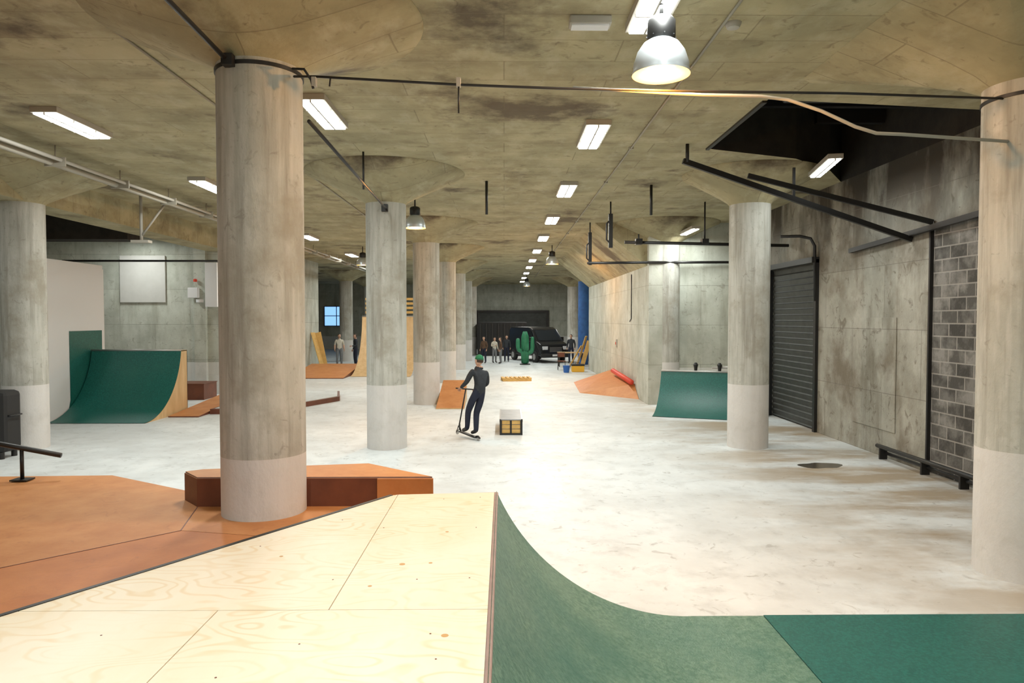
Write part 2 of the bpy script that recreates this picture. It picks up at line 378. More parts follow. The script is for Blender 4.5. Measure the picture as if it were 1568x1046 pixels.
prism('ledge_end_block',[(-1.28,7.07),(-.717,7.07),(-.717,7.1),(-1.28,7.1)],0,.985,m_brown,fb)

# left grind rail + case
r=empty('grind_rail')
tube('rail',[(-6.9,8.2,1.32),(-5.95,8.35,1.12),(-5.3,8.45,.965)],.03,m_black,r)
tube('post',[(-5.72,8.38,.69),(-5.72,8.38,1.05)],.022,m_black,r)
box('foot',(-5.82,8.3,.685),(-5.62,8.46,.70),m_black,r)
tube('post_rear',[(-6.7,8.23,.68),(-6.7,8.23,1.27)],.022,m_black,r)
sp=empty('black_equipment_case')
box('body',(-9.95,13.0,.12),(-9.18,13.5,1.26),m_rubber,sp,.09)
for xx in(-9.85,-9.3):
    for yy in (13.08,13.42): lathe('castor',[(.05,0),(.05,.13)],m_black,(xx,yy,0),sp,seg=14)
tube('handle',[(-9.18,13.1,.8),(-9.13,13.1,.8),(-9.13,13.4,.8),(-9.18,13.4,.8)],.015,m_black,sp)

# left quarter pipe with white side wall
quarter_pipe('green_quarter_pipe',(-11.35,17.5,0),0,2.45,1.72,2.05,m_green,m_woodside,deck=.35)
wp=empty('white_side_screen')
box('panel',(-11.46,17.45,.0),(-11.40,20.2,4.1),m_white,wp)
meshobj('green_extension',[(-11.39,18.45,0),(-11.39,20.1,0),(-11.39,20.1,2.27),(-11.39,18.6,2.27),(-11.39,18.6,.45)],[(0,1,2,3,4)],m_green,wp)
box('white_backdrop_leftmost',(-13.2,20.25,0),(-11.46,20.35,4.0),m_white,wp)
# left bay
box('canvas_panel',(-13.15,24.33,3.15),(-11.6,24.395,4.75),m_canvas,None,.01)
box('notice_board',(-10.15,24.1,3.0),(-9.75,24.2,4.5),m_white)
fx=empty('wall_hose_cabinet')
box('box',(-10.75,24.1,3.3),(-10.4,24.25,3.65),m_white,fx,.02)
lathe('reel',[(.12,0),(.12,.1)],m_white,(-10.35,24.15,3.15),fx,seg=20)
lathe('alarm_bell',[(.06,0),(.06,.08),(.03,.1)],m_red,(-10.5,24.15,3.85),fx,seg=16)
bb=empty('brown_manual_box')
box('body',(-11.0,22.6,0),(-9.6,23.6,.5),m_browndk,bb); box('top_sheet',(-11.02,22.58,.5),(-9.58,23.62,.52),m_browndk,bb)
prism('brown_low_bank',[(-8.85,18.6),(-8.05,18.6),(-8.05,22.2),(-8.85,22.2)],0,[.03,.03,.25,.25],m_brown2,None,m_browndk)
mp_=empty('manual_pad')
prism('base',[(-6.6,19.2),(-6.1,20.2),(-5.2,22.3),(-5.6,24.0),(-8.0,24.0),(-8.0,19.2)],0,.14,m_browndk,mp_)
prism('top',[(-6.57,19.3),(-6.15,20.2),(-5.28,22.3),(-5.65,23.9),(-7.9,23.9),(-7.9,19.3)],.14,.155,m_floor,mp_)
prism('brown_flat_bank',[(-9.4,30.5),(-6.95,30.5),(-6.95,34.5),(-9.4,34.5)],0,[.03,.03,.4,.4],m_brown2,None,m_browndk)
bx=empty('brown_plywood_box'); box('body',(-9.4,28.9,0),(-8.6,29.8,.5),m_brown,bx); box('lid',(-9.42,28.88,.5),(-8.58,29.82,.53),m_browndk,bx)
for k,(xx,yy,t) in enumerate(((-9.5,35.2,.5),(-9.3,35.4,.35))):
    beam('leaning_board',(xx+t,yy,.0),(xx-.1,yy+.3,1.9),.3,.03,m_pallet)

# tall wooden ramp left of hall
tr=quarter_pipe('tall_wooden_ramp',(-6.9,31.5,0),0,2.7,2.7,2.9,m_woodside,m_white,deck=1.0)
for i in range(4): box('guard_rail_%d'%i,(0,3.7,2.85+i*.22),(2.7,3.74,2.97+i*.22),m_pallet,tr)
for i in range(4): box('guard_post_%d'%i,(.05+i*.84,3.74,2.7),(.13+i*.84,3.8,3.75),m_woodside,tr)
prism('wooden_kicker_ramp',[(-1.96,20.2),(-1.15,20.2),(-1.2,22.7),(-1.96,22.7)],0,[.03,.03,.62,.62],m_brown2,None,m_woodside)
rk=empty('orange_wall_bank')
meshobj('bank',[(4.34,22.6,0),(2.65,24.6,0),(2.85,28.8,0),(4.34,28.8,0),(4.34,23.4,.42),(4.34,28.8,.5)],
   [(0,1,4),(1,2,5,4),(2,3,5),(0,4,5,3),(0,3,2,1)],[m_brown2],rk)
tube('red_coping_tube',[(4.2,23.2,.5),(4.15,26.8,.62)],.09,m_red,rk)
q=quarter_pipe('green_quarter_pipe',(3.92,18.6,0),math.radians(-21),2.7,1.1,1.75,m_green,m_woodside,deck=.1)
for i,xx in enumerate((.95,1.6)):
    lathe('lamp_knob_%d'%i,[(.04,0),(.05,.12),(.07,.2),(.03,.26)],m_black,(xx,1.7,1.1),q,seg=12)
tube('hand_rail',[(1.4,1.72,1.22),(2.6,1.72,1.28)],.03,m_grey,q)
tube('rail_post',[(2.5,1.72,1.05),(2.5,1.72,1.28)],.02,m_grey,q)

# grind box
gb=empty('grind_box')
box('body',(-.09,15.72,.02),(.40,17.35,.33),m_steel,gb)
for i in range(3): box('front_plank_%d'%i,(-.085,15.70,.04+i*.1),(.395,15.72,.125+i*.1),m_pallet,gb,.004)
box('front_upright',(.13,15.69,.03),(.17,15.70,.33),m_black,gb)
box('top',(-.1,15.68,.33),(.41,17.4,.352),m_steel,gb)
for x in (-.105,.38): box('edge_angle',(x,15.68,.29),(x+.035,17.4,.36),m_grey,gb)
for x in (-.1,.36): box('corner_strap',(x,15.675,0),(x+.05,15.70,.33),m_black,gb)
box('bottom_rail',(-.1,15.68,0),(.41,15.70,.04),m_black,gb)

# pallet
pl=empty('wooden_pallet',(.5,29.6,0)); pl.rotation_euler=(0,0,math.radians(6))
for i in range(3):
    box('skid_%d'%i,(-.6,-.4+i*.36,0),(.6,-.31+i*.36,.11),m_pallet,pl)
for i in range(7): box('slat_%d'%i,(-.6+i*.184,-.42,.11),(-.6+i*.184+.11,.43,.135),m_pallet,pl)

# ------------------------------------------------------------------ lights
def fluoro(x,y,z=CH-.06,ln=1.35,w=.33,yaw=0,p=100):
    e=empty('fluorescent_ceiling_light',(x,y,z)); e.rotation_euler=(0,0,yaw)
    box('housing',(-w/2-.02,-ln/2-.02,-.02),(w/2+.02,ln/2+.02,.058),m_greyp,e)
    for s in(-1,1): box('tube_%s'%('a' if s<0 else 'b'),(s*w/4-w/4+.012,-ln/2,-.045),(s*w/4+w/4-.012,ln/2,-.02),m_tube,e,.008)
    box('divider',(-.01,-ln/2,-.05),(.01,ln/2,-.02),m_greyp,e)
    for k in (-.2,.2): box('louvre',(-w/2,k*ln-.008,-.05),(w/2,k*ln+.008,-.02),m_greyp,e)
    l=bpy.data.lights.new('tube_light','AREA'); l.shape='RECTANGLE'; l.size=w; l.size_y=ln; l.energy=p; l.color=(.965,1,.96)
    o=bpy.data.objects.new('tube_light',l); o.location=(0,0,-.06); link(o,e)
P=110
for y in (-2.8,1.7,6.35,11.05,15.7,20.4,25,29.7,34.4,39,44,49,54): fluoro(1.38,y,p=P*(.7 if y==6.35 else .75 if y<0 else 1.2 if y==1.7 else 1))  # nearest ones, above and behind the camera, are unseen, added to light the deck
for y in (-3,1.0,9.9): fluoro(-2.5,y,p=P*(.5 if y<0 else 1.1))  # those nearest the camera are unseen additions that brighten the deck
for y in (-3,10.5,15.3,24.8,31.7,38,46): fluoro(-6.3 if y<20 else -6.8,y,p=P*(.4 if y<5 else .95))  # the one behind the camera is unseen, added as fill
fluoro(-12.2,22.8,p=P*.6,z=5.3)
fluoro(-13,12,p=P*.45)
fluoro(5.3,20.2,z=5.1,p=P*.7,w=.2)
fluoro(5.67,12.5,z=5.28,p=P*.45,w=.2,yaw=math.radians(-12),ln=1.5)
fluoro(5.8,3.5,p=P*.5)
fluoro(5.9,45,p=P)
def grey_panel(x,y):
    e=empty('emergency_light_box',(x,y,CH-.05)); box('case',(-.2,-.08,-.03),(.2,.08,.05),m_greyp,e,.01); box('diffuser',(-.18,-.065,-.045),(.18,.065,-.03),m_white,e)
grey_panel(.83,6.9)
lathe('smoke_detector',[(.03,-.06),(.06,-.05),(.075,-.02),(.08,0)],m_greyp,(2.25,7.0,CH),seg=24)
def highbay(x,y,z,p=120,s=1.0):
    e=empty('high_bay_pendant_lamp',(x,y,z))
    prof=[(.245,0),(.25,.01),(.243,.10),(.21,.20),(.16,.27),(.10,.305),(.10,.31),(.155,.275),(.202,.20),(.232,.10),(.238,.01)]
    lathe('reflector_dome',[(r*s,q*s) for r,q in prof]+[(.245*s,0)],m_alu,parent=e,cap=False)
    lathe('rim_band',[(.252,0),(.256,.0),(.256,.022),(.252,.022)],m_alu,parent=e)
    lathe('gear_housing',[(.10,.30),(.125,.33),(.125,.47),(.10,.50),(.03,.52)],m_black,parent=e)
    for a in range(8):
        an=a*math.pi/4; beam('fin_%d'%a,(.1*math.cos(an),.1*math.sin(an),.33),(.135*math.cos(an),.135*math.sin(an),.33),.008,.01,m_black,e)
    tube('suspension',[(0,0,.5),(0,0,CH-z)],.018,m_black,e)
    lathe('bulb',[(.02,.24),(.05,.2),(.085,.1),(.085,.05),(.05,.015),(.01,.0)],m_bulb,parent=e,seg=24)
    l=bpy.data.lights.new('bulb_light','POINT'); l.energy=p; l.color=(1,.42,.07); l.shadow_soft_size=.09
    o=bpy.data.objects.new('bulb_light',l); o.location=(0,0,-.02); link(o,e)
highbay(1.40,6.35,4.77,340)
highbay(-2.12,16.9,4.75,260)
highbay(-5.7,28.6,4.75,130)
highbay(1.9,28,4.75,300)
highbay(1.5,47,4.75,80)

# ------------------------------------------------------------------ pipes, cables, frames
cb=empty('black_ceiling_cable')
tube('span_main',[(-1.98,6.75,4.88),(-1.75,6.6,4.83),(-.42,6.6,4.76),(.5,6.6,4.73),(1.6,6.6,4.71),(3.2,6.65,4.71),(4.9,6.95,4.76)],.012,m_black,cb)
lathe('strap_left',[(.412,0),(.412,.035)],m_black,(-2.37,6.95,4.93),cb)
lathe('strap_right',[(.412,0),(.412,.035)],m_black,(5.27,7.1,4.76),cb)
box('bracket',(-2.56,6.48,4.9),(-2.46,6.58,5.0),m_black,cb)
tube('drop_a',[(-.42,6.6,4.76),(-.42,6.6,4.50)],.008,m_black,cb)
tube('drop_b',[(-1.95,6.6,4.9),(-1.83,6.55,4.88),(-1.78,6.6,4.8),(-1.76,6.6,4.72)],.012,m_black,cb)
tube('drop_c',[(-1.6,6.6,4.83),(-1.61,6.6,4.74)],.008,m_black,cb)
for xx in(-1.75,-.42): box('clip',(xx-.02,6.57,4.74),(xx+.02,6.63,4.82),m_greyp,cb)
cw=empty('ceiling_conduit')
tube('run_cross',[(.65,6.72,4.775),(1.9,6.78,4.73),(2.45,6.78,4.72),(2.7,6.75,4.68),(3.0,6.7,4.56),(3.3,6.65,4.40),(3.5,6.65,4.34),(3.75,6.65,4.33),(4.92,6.9,4.33)],.016,m_conduit,cw)
tube('run_long',[(2.15,4.5,CH-.02),(2.15,50,CH-.02)],.014,m_conduit,cw)
tube('run_long_b',[(-3.9,7,CH-.02),(-3.9,45,CH-.02)],.014,m_conduit,cw)
for y in range(6,50,3): box('saddle',(2.11,y-.02,CH-.04),(2.19,y+.02,CH),m_conduit,cw)
ty=empty('tie_bar')
tube('bar_near',[(-2.6,1.5,5.2),(-2.53,6.48,4.96)],.022,m_black,ty)
tube('bar_far',[(-1.98,7.25,4.6),(-2.3,13.85,4.74)],.02,m_black,ty)
box('end_plate',(-2.38,13.78,4.68),(-2.26,13.86,4.82),m_black,ty)
lp=empty('insulated_pipe')
tube('pipe_a',[(-7.6,3,5.22),(-7.6,40,5.22)],.055,m_conduit,lp)
tube('pipe_b',[(-7.42,3,5.25),(-7.42,40,5.25)],.03,m_greyp,lp)
for y in range(4,38,2): box('hanger',(-7.7,y-.015,5.15),(-7.35,y+.015,5.3),m_conduit,lp); tube('hanger_rod',[(-7.52,y,5.28),(-7.52,y,CH)],.012,m_conduit,lp,6)
fr=empty('hanging_steel_bracket')
tube('hanger_left',[(-8.4,16.5,CH),(-8.4,16.5,4.4)],.035,m_greyp,fr)
tube('brace_left',[(-8.4,16.5,4.5),(-7.8,16.5,5.3)],.025,m_greyp,fr)
box('foot_left',(-8.6,16.4,4.35),(-8.2,16.6,4.41),m_greyp,fr)
tube('track',[(-12.4,20,4.22),(-7,20,4.22)],.03,m_black,fr)
tube('threaded_hanger_rod',[(-.37,15,CH),(-.37,15,4.8)],.03,m_black)
tube('threaded_hanger_rod',[(3.2,15.4,CH),(3.2,15.4,4.85)],.03,m_black)
tube('threaded_hanger_rod',[(-2.45,12.4,CH),(-2.45,12.4,4.85)],.018,m_black)
hr=empty('overhead_track_frame')
for (x,y,zb) in ((2.65,17.6,4.36),(2.6,21.4,4.22)):
    box('post',(x-.05,y-.04,zb),(x+.05,y+.04,CH-.3),m_black,hr)
    tube('rod',[(x,y,CH-.3),(x,y,CH)],.02,m_black,hr)
    tube('loop',[(x-.0,y,zb+.1),(x-.10,y,zb+.2),(x-.10,y,zb+.6),(x,y,zb+.7)],.022,m_black,hr)
tube('bar_front',[(3.0,17.6,4.5),(7.1,17.6,4.42)],.04,m_black,hr)
tube('bar_rear',[(2.5,21.3,4.27),(4.3,21.15,4.28)],.04,m_black,hr)
tube('bar_rear_b',[(4.3,21.15,4.28),(7.1,21.3,4.3)],.04,m_black,hr)
for x in (3.35,5.0,6.4):
    box('trolley',(x-.08,17.5,4.44),(x+.08,17.7,4.58),m_black,hr)
    tube('hanger_%d'%x,[(x,17.6,4.5),(x,17.6,CH if x>4 else 4.7)],.02,m_black,hr)
st=empty('opening_steel_struts')
beam('strut_a',(2.98,11.8,5.22),(7.12,12.3,3.98),.06,.09,m_black,st)
beam('strut_b',(4.1,11.9,5.0),(7.12,11.7,4.2),.06,.08,m_black,st)
beam('wall_angle',(7.08,9.6,4.2),(7.08,14.4,3.98),.08,.09,m_black,st)
tube('stub',[(3.05,11.8,5.2),(3.05,11.8,CH)],.03,m_black,st)
beam('cross_a',(5.0,12.2,5.2),(5.0,12.2,4.65),.04,.04,m_black,st)
gr=empty('floor_pipe_rail')
tube('pipe_top',[(6.95,13.0,.24),(6.95,9.3,.24)],.038,m_black,gr)
tube('pipe_low',[(7.05,13.0,.12),(7.05,9.3,.12)],.03,m_black,gr)
for y in (12.9,11.6,10.6,9.5): box('support',(6.94,y-.02,0),(7.08,y+.02,.24),m_black,gr)
pv=[]
for i in range(28):
    a=2*math.pi*i/28; rr=1+.2*math.sin(2*a+1)+.08*math.sin(5*a)
    pv.append((5.6+.34*rr*math.cos(a),12.35+.26*rr*math.sin(a)))
prism('puddle',pv,0,.003,m_puddle)
tube('wall_cable',[(4.33,24,4.1),(4.33,24,2.6),(4.33,24.3,2.5)],.015,m_black)
ws=empty('wall_switch_box'); box('box',(4.3,27,1.5),(4.35,27.2,1.8),m_greyp,ws); box('lever',(4.28,27.08,1.6),(4.3,27.12,1.7),m_red,ws)

# ------------------------------------------------------------------ people
def skin_build(name,verts,radii,edges,roots,sub=2):
    me=bpy.data.meshes.new(name+'_sk'); me.from_pydata(verts,edges,[])
    o=bpy.data.objects.new(name+'_sk',me); COL.objects.link(o)
    md=o.modifiers.new('Skin','SKIN'); md.use_smooth_shade=True; md.branch_smoothing=.6
    for i,r in enumerate(radii):
        sv=me.skin_vertices[0].data[i]; sv.radius=(r,r) if not isinstance(r,tuple) else r
        sv.use_root=(i in roots)
    s=o.modifiers.new('S','SUBSURF'); s.levels=sub; s.render_levels=sub
    dg=bpy.context.evaluated_depsgraph_get(); dg.update()
    nm=bpy.data.meshes.new_from_object(o.evaluated_get(dg)); bpy.data.objects.remove(o)
    return nm
def segd(p,a,b):
    ab=b-a; t=max(0,min(1,(p-a).dot(ab)/max(ab.length_squared,1e-9))); return (p-(a+ab*t)).length
def person(name,loc,yaw,J,top,leg,shoe=m_shoe,hair=m_hair,cap=None,scale=1,lean=0,grip=False,headyaw=0,sleeve=True,longhair=False):
    """local frame: +Y forward, +X right side of the body"""
    e=empty(name)
    e.matrix_world=Matrix.Translation(loc)@Matrix.Rotation(lean,4,'Y')@Matrix.Rotation(yaw,4,'Z')@Matrix.Scale(scale,4)
    D=dict(pel=(0,0,.96),sp=(0,0,1.12),ch=(0,.01,1.33),nb=(0,0,1.47),nk=(0,.01,1.555),
      sl=(-.17,0,1.43),el=(-.235,-.03,1.16),wl=(-.25,.07,.93),sr=(.17,0,1.43),er=(.235,-.03,1.16),wr=(.25,.07,.93),
      hl=(-.095,0,.90),kl=(-.11,.02,.50),al=(-.115,-.02,.09),tl=(-.13,.15,.04),
      hr=(.095,0,.90),kr=(.11,.02,.50),ar=(.115,-.02,.09),tr=(.13,.15,.04))
    D.update(J)
    R=dict(pel=(.155,.115),sp=(.14,.105),ch=(.17,.12),nb=(.085,.075),nk=.052,sl=.075,el=.055,wl=.036,sr=.075,er=.055,wr=.036,
      hl=.098,kl=.072,al=.056,tl=.036,hr=.098,kr=.072,ar=.056,tr=.036)
    keys=list(D); idx={k:i for i,k in enumerate(keys)}
    E=[('pel','sp'),('sp','ch'),('ch','nb'),('nb','nk'),('ch','sl'),('sl','el'),('el','wl'),('ch','sr'),('sr','er'),('er','wr'),
       ('pel','hl'),('hl','kl'),('kl','al'),('al','tl'),('pel','hr'),('hr','kr'),('kr','ar'),('ar','tr')]
    me=skin_build(name,[D[k] for k in keys],[R[k] for k in keys],[(idx[a],idx[b]) for a,b in E],{0})
    me.name=name+'_body'
    for m in (top,leg,shoe,m_skin): me.materials.append(m)
    V={k:Vector(D[k]) for k in keys}
    for p in me.polygons:
        best=min(E,key=lambda ab:segd(p.center,V[ab[0]],V[ab[1]]))
        p.use_smooth=True
        if best in(('al','tl'),('ar','tr')): mi=2
        elif best[0] in('hl','hr','kl','kr') or best[1] in('hl','hr'): mi=1
        elif best==('nb','nk'): mi=3 if p.center.z>V['nb'].z+.045 else 0
        elif best in(('el','wl'),('er','wr')) and not sleeve: mi=3
        else: mi=0
        if best==('pel','sp') and p.center.z<V['pel'].z-.02: mi=1
        if best in(('kl','al'),('kr','ar')) and p.center.z<min(V['al'].z,V['ar'].z)-.0: mi=2
        p.material_index=mi
    link(bpy.data.objects.new('body',me),e)
    for side,w,el in((-1,V['wl'],V['el']),(1,V['wr'],V['er'])):
        d=(w-el).normalized()
        if grip: d=(d+Vector((0,.3,0))).normalized()
        n=Vector((-side,0,0)) if not grip else Vector((0,0,-1))
        n=(n-d*n.dot(d)).normalized(); s=d.cross(n)*(side)
        if not grip and s.y<0: s=-s
        if grip and s.x*side>0: s=-s
        vs=[w-d*.02,w+d*.03,w+d*.085]; rs=[.027,(.036,.02),(.038,.018)]; es=[(0,1),(1,2)]; roots={0}
        cl=.9 if grip else .45
        for j,(off,ln) in enumerate(((.030,.070),(.010,.080),(-.011,.075),(-.030,.058))):
            p=w+d*.08+s*off; a=0; b0=len(vs); vs.append(p-d*.02); rs.append(.0095)
            for k in range(3):
                a+=cl; p=p+(d*math.cos(a)+n*math.sin(a))*ln*(.42,.32,.26)[k]; vs.append(p); rs.append((.0092,.0085,.0075)[k])
            es+=[(b0,b0+1),(b0+1,b0+2),(b0+2,b0+3)]; roots.add(b0)
        b0=len(vs); vs+=[w+d*.025+s*.02,w+d*.05+s*.05+n*.01,w+d*.08+s*.06+n*.025]; rs+=[.012,.0105,.009]; es+=[(b0,b0+1),(b0+1,b0+2)]; roots.add(b0)
        hm=skin_build(name+'h',[tuple(x) for x in vs],rs,es,roots,1); hm.materials.append(m_skin)
        for p in hm.polygons: p.use_smooth=True; p.material_index=0
        link(bpy.data.objects.new('hand_'+('left' if side<0 else 'right'),hm),e)
    h=bpy.data.objects.new('head_pivot',None); h.location=V['nk']+Vector((0,.02,.095)); h.rotation_euler=(0,0,headyaw); link(h,e)
    bm=bmesh.new(); bmesh.ops.create_uvsphere(bm,u_segments=28,v_segments=20,radius=1)
    for v in bm.verts:
        x,y,z=v.co
        X=x*.076; Y=y*.094; Z=z*.118
        if z<0: X*=1+.28*z; Y*=1+.10*z; Y+= -z*.012 if y>0 else 0
        if y>.75 and abs(x)<.22 and -.35<z<.12: Y+=.020*(1-abs(x)/.22)*(1-abs(z+.22)/.4)
        if y>.6 and .02<z<.2 and .2<abs(x)<.55: Y-=.006
        if y>.7 and -.95<z<-.72: Y+=.008
        v.co=(X,Y,Z)
    me=bpy.data.meshes.new('head'); bm.to_mesh(me); bm.free(); me.materials.append(m_skin)
    for p in me.polygons: p.use_smooth=True
    link(bpy.data.objects.new('head',me),h)
    def ell(nm,c,s,m,cut=None):
        bm=bmesh.new(); bmesh.ops.create_uvsphere(bm,u_segments=24,v_segments=16,radius=1)
        if cut is not None:
            bmesh.ops.delete(bm,geom=[v for v in bm.verts if cut(v.co)],context='VERTS')
        for v in bm.verts: v.co=Vector((v.co.x*s[0]+c[0],v.co.y*s[1]+c[1],v.co.z*s[2]+c[2]))
        me=bpy.data.meshes.new(nm); bm.to_mesh(me); bm.free(); me.materials.append(m)
        for p in me.polygons: p.use_smooth=True
        return link(bpy.data.objects.new(nm,me),h)
    for s in(-1,1):
        ell('ear',(s*.076,-.005,-.005),(.010,.020,.032),m_skin)
        ell('eye',(s*.030,.083,.008),(.010,.006,.006),m_eye)
        ell('eyebrow',(s*.030,.087,.026),(.014,.005,.003),hair)
    ell('mouth',(0,.086,-.058),(.022,.006,.005),m_lip)
    ell('hair',(0,-.012,.012),(.084,.098,.118),hair,lambda c:(c.y>.15 and c.z<.45) or c.z<-.55)
    if longhair: ell('hair_back',(0,-.06,-.06),(.07,.05,.15),hair)
    if cap:
        ell('beanie',(0,-.005,.03),(.090,.106,.108),cap,lambda c:c.z<.02)
        ell('beanie_cuff',(0,-.005,.035),(.093,.109,.022),cap)
    return e
SK=Vector((-.80,15.26,0)); SY=math.radians(38); SL=math.radians(9)
person('scooter_rider',SK,SY,dict(pel=(.03,-.12,1.03),sp=(.04,-.12,1.19),ch=(.03,-.05,1.40),nb=(.02,0,1.53),nk=(.02,.03,1.61),
   sl=(-.15,-.01,1.485),sr=(.20,-.03,1.485),el=(-.24,.02,1.22),er=(.29,-.02,1.22),wl=(-.20,.25,1.06),wr=(.22,.24,1.06),
   hl=(-.07,-.10,.97),kl=(-.05,.06,.58),al=(-.03,.02,.205),tl=(-.03,.19,.135),
   hr=(.12,-.12,.97),kr=(.09,-.06,.57),ar=(.045,-.21,.205),tr=(.05,-.04,.135)),m_hood,m_navy,cap=m_cap,lean=SL,grip=True,headyaw=math.radians(8))
sc=empty('kick_scooter')
sc.matrix_world=Matrix.Translation(SK)@Matrix.Rotation(SL,4,'Y')@Matrix.Rotation(SY,4,'Z')
box('deck',(-.065,-.33,.075),(.065,.28,.10),m_black,sc,.008)
def wheel(nm,y,z=.055,r=.055,par=sc,w=.024):
    v=[];f=[];seg=28
    pr=[(r*.35,-w/2),(r*.9,-w/2),(r,-w/4),(r,w/4),(r*.9,w/2),(r*.35,w/2)]
    for (rr,xx) in pr:
        for i in range(seg):
            a=2*math.pi*i/seg; v.append((xx,y+rr*math.cos(a),z+rr*math.sin(a)))
    for j in range(len(pr)):
        k2=(j+1)%len(pr)
        for i in range(seg):
            k=(i+1)%seg; f.append((j*seg+i,j*seg+k,k2*seg+k,k2*seg+i))
    meshobj(nm,v,f,m_grey,par,smooth=False)
wheel('wheel_front',.40); wheel('wheel_rear',-.40)
tube('rear_fork',[(0,-.32,.085),(0,-.40,.055)],.014,m_grey,sc)
tube('neck',[(0,.27,.09),(0,.35,.17),(0,.37,.24)],.02,m_black,sc)
tube('fork_left',[(-.022,.40,.055),(-.022,.37,.2)],.009,m_black,sc); tube('fork_right',[(.022,.40,.055),(.022,.37,.2)],.009,m_black,sc)
tube('stem',[(0,.375,.17),(0,.34,1.03)],.016,m_black,sc)
tube('handlebar',[(-.27,.335,1.03),(.27,.335,1.03)],.015,m_black,sc)
tube('brake_fender',[(0,-.30,.11),(0,-.37,.13),(0,-.44,.10)],.02,m_black,sc)

person('standing_man',(-8.98,38.5,0),math.radians(200),{},m_tee,m_jean,sleeve=False,headyaw=.4)
person('standing_person',(-8.05,38.3,0),math.radians(120),dict(wl=(-.15,.25,1.12),el=(-.24,.02,1.15)),m_hood,m_navy)
person('bystander',(-1.17,41,0),math.radians(150),{},m_tan,m_navy,scale=.88)
person('bystander',(-.57,41.3,0),math.radians(210),dict(wr=(.1,.25,1.2),er=(.24,.03,1.16)),m_tee,m_jean,scale=.85,longhair=True)
person('bystander',(-.20,40.6,0),math.radians(100),{},m_tan,m_jean,scale=.86)
person('bystander',(.15,42.5,0),math.radians(180),{},m_hood,m_navy,scale=.9)
person('bystander',(3.9,41.0,0),math.radians(160),{},m_hood,m_navy,scale=.95)

# ------------------------------------------------------------------ cactus
ce=empty('giant_cactus_prop')
vs=[(0,0,0),(0,0,.5),(0,0,1.1),(0,0,1.6),(0,0,1.85),(-.18,0,.75),(-.36,0,.8),(-.40,0,1.05),(-.40,0,1.4),(.18,0,.65),(.38,0,.7),(.42,0,.95),(.42,0,1.6),(-.40,0,1.5)]
rs=[.19,.22,.22,.19,.11,.13,.14,.14,.13,.13,.14,.14,.10,.08]
me=skin_build('cactus',vs,rs,[(0,1),(1,2),(2,3),(3,4),(1,5),(5,6),(6,7),(7,8),(8,13),(1,9),(9,10),(10,11),(11,12)],{0},2)
me.materials.append(m_cactus)
for p in me.polygons: p.use_smooth=True; p.material_index=0
link(bpy.data.objects.new('stem_and_arms',me),ce)
for i in range(10):
    a=i*math.pi/5; tube('rib_%d'%i,[(.185*math.cos(a),.185*math.sin(a),.08),(.21*math.cos(a),.21*math.sin(a),.6),(.21*math.cos(a),.21*math.sin(a),1.15),(.185*math.cos(a),.185*math.sin(a),1.6),(.09*math.cos(a),.09*math.sin(a),1.87)],.02,m_cactus,ce,6)
lathe('base',[(.3,0),(.3,.05)],m_black,parent=ce,seg=24)
ce.location=(1.18,39.8,0)
# ------------------------------------------------------------------ van (local: +Y front)
vn=empty('black_van',(2.05,43.4,0)); vn.rotation_euler=(0,0,math.radians(180+24))
prof=[(-2.3,.35),(-2.35,1.0),(-2.28,1.95),(-2.1,2.08),(.55,2.08),(.95,1.95),(1.65,1.25),(2.2,1.08),(2.36,.85),(2.38,.4)]
W=.93; k=len(prof); v=[]
for sx in(-1,1):
    for (y,z) in prof:
        inset=1-.12*max(0,(z-1.1)); v.append((sx*W*inset,y,z))
f=[tuple(range(k))[::-1],tuple(range(k,2*k))]+[(i,(i+1)%k,k+(i+1)%k,k+i) for i in range(k)]
o=meshobj('bodywork',v,f,m_carp,vn); b=o.modifiers.new('b','BEVEL'); b.width=.06; b.segments=3
def quad(nm,pts,m): return meshobj(nm,pts,[(0,1,2,3)],m,vn)
quad('windshield',[(-.74,1.62,1.30),(.74,1.62,1.30),(.70,1.02,1.90),(-.70,1.02,1.90)],m_glass)
for s in(-1,1):
    quad('side_window',[(s*.925,.1,1.28),(s*.925,1.35,1.28),(s*.865,.9,1.85),(s*.865,.1,1.85)],m_glass)
    box('mirror',(s*1.05-.09,1.15,1.22),(s*1.05+.09,1.3,1.5),m_carp,vn,.03)
    box('headlight',(s*.68-.17,2.3,.78),(s*.68+.17,2.40,.98),m_headl,vn,.02)
    for yy in(-1.5,1.5):
        vv=[];ff=[];seg=28
        pr=[(.06,-.11),(.2,-.11),(.32,-.10),(.34,-.06),(.34,.06),(.32,.10),(.2,.11),(.06,.11)]
        for rr,xx in pr:
            for i in range(seg):
                a=2*math.pi*i/seg; vv.append((s*.86+xx,yy+rr*math.cos(a),.34+rr*math.sin(a)))
        for j in range(len(pr)-1):
            for i in range(seg):
                q2=(i+1)%seg; ff.append((j*seg+i,j*seg+q2,(j+1)*seg+q2,(j+1)*seg+i))
        meshobj('tyre',vv,ff,m_rubber,vn)
        vv=[(s*.98,yy+.19*math.cos(2*math.pi*i/20),.34+.19*math.sin(2*math.pi*i/20)) for i in range(20)]
        meshobj('hubcap',vv,[tuple(range(20))],m_grey,vn)
box('grille',(-.42,2.36,.62),(.42,2.41,.95),m_rubber,vn)
for i in range(4): box('grille_bar_%d'%i,(-.40,2.41,.66+i*.075),(.40,2.42,.68+i*.075),m_grey,vn)
box('bumper',(-.95,2.25,.32),(.95,2.48,.56),m_rubber,vn,.05)
box('number_plate',(-.26,2.48,.40),(.26,2.49,.51),m_white,vn)
bd=empty('black_container_booth')
box('body',(-1.85,49.0,0),(1.6,52,2.35),m_rubber,bd,.05)
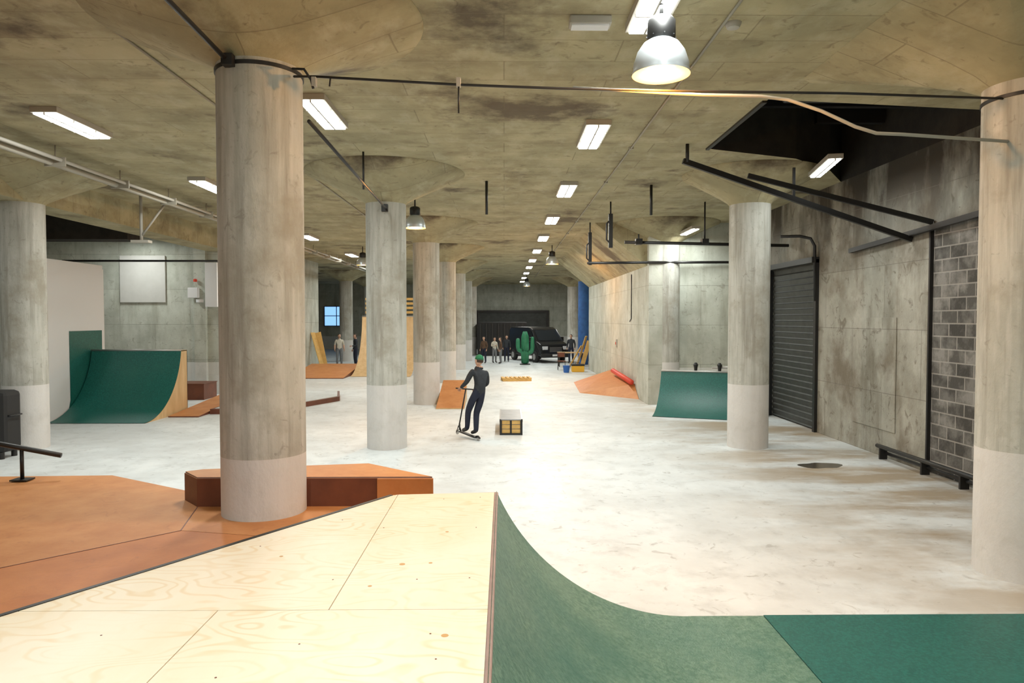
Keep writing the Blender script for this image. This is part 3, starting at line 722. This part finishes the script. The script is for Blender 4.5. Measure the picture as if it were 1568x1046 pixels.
for i in range(8): box('rib_%d'%i,(-1.7+i*.42,48.94,.1),(-1.6+i*.42,49.0,2.25),m_black,bd)
dr=empty('door_2')
box('panel',(-2.2,59.9,0),(3.6,60,3.1),m_shut,dr); box('frame_top',(-2.4,59.8,3.1),(3.8,60,3.3),m_black,dr)
for x in(-2.4,3.6): box('frame_side',(x,59.8,0),(x+.2,60,3.1),m_black,dr)
# far right clutter
tb=empty('work_table',(3.6,38.2,0))
box('top',(-.7,-.35,.74),(.7,.35,.78),m_woodside,tb)
for a in(-.65,.6):
    for c in(-.3,.25): box('leg',(a,c,0),(a+.05,c+.05,.74),m_black,tb)
lathe('blue_barrel',[(.25,0),(.28,.05),(.28,.4),(.29,.42),(.28,.45),(.28,.82),(.25,.86)],m_blue,(4.5,39.9,0),seg=24)
lathe('blue_bucket',[(.13,0),(.17,.33),(.18,.34)],m_blue,(3.0,33.9,0),seg=20)
tl=empty('tool_box'); box('body',(3.3,34.2,0),(3.9,34.6,.3),m_yellow,tl,.02); box('lid',(3.28,34.18,.3),(3.92,34.62,.38),m_black,tl,.02); tube('handle',[(3.5,34.4,.38),(3.5,34.4,.45),(3.7,34.4,.45),(3.7,34.4,.38)],.012,m_black,tl)
for i,(xx,t) in enumerate(((4.0,.25),(4.15,.12),(3.75,.4))):
    beam('leaning_plank',(xx-t,36.7,0),(xx+.25,36.4,1.7-i*.25),.22,.03,m_pallet)
ch=empty('folding_chair',(2.9,35.6,0))
box('seat',(-.2,-.2,.44),(.2,.2,.47),m_browndk,ch); box('backrest',(-.2,.17,.65),(.2,.2,.88),m_browndk,ch)
for a in(-.18,.18):
    tube('leg_front',[(a,-.2,0),(a,.19,.88)],.012,m_black,ch); tube('leg_back',[(a,.22,0),(a,-.16,.45)],.012,m_black,ch)
cr=empty('storage_shelf',(-2.9,33,0))
for z in(.1,.6,1.1): box('shelf',(-.4,-.2,z),(.4,.2,z+.03),m_greyp,cr)
for a in(-.4,.37):
    for c in(-.2,.17): box('upright',(a,c,0),(a+.03,c+.03,1.3),m_black,cr)
box('carton',(-.3,-.15,.63),(.1,.15,.9),m_pallet,cr); box('carton_blue',(-.2,-.15,1.13),(.2,.15,1.4),m_blue,cr)
# stacked cardboard cartons and a timber rack at the far right
cs=empty('cardboard_box_stack')
for i,(x,y,z,s_) in enumerate(((5.3,42,0,.6),(5.35,42.05,.6,.5),(6.0,41.8,0,.55))):
    box('carton_%d'%i,(x,y,z),(x+s_,y+s_,z+s_),m_pallet,cs,.01); box('tape_%d'%i,(x+s_/2-.03,y-.003,z+.02),(x+s_/2+.03,y+s_,z+s_+.002),m_woodside,cs)
tk=empty('timber_rack')
for x in (5.4,6.8): box('upright',(x,46,0),(x+.1,46.1,2.6),m_browndk,tk)
for z in (.5,1.2,1.9): box('arm',(5.4,45.7,z),(6.9,46.0,z+.06),m_black,tk); box('planks',(5.3,45.72,z+.06),(7.0,45.95,z+.25),m_pallet,tk)

# ------------------------------------------------------------------ world, camera
w=bpy.data.worlds.new('world'); S.world=w; w.use_nodes=True
w.node_tree.nodes['Background'].inputs[0].default_value=(.9,.88,.8,1); w.node_tree.nodes['Background'].inputs[1].default_value=.3
cam=bpy.data.cameras.new('camera'); co=bpy.data.objects.new('camera',cam); COL.objects.link(co)
cam.sensor_width=36; cam.lens=1080/1568*36; cam.clip_start=.05; cam.clip_end=200
co.location=(0,0,2.6)
co.rotation_euler=(math.radians(90-1.86),0,math.radians(-.64))
S.camera=co
try:
    S.view_settings.view_transform='Standard'; S.view_settings.look='None'; S.view_settings.exposure=.14
except Exception as ex: print(ex)
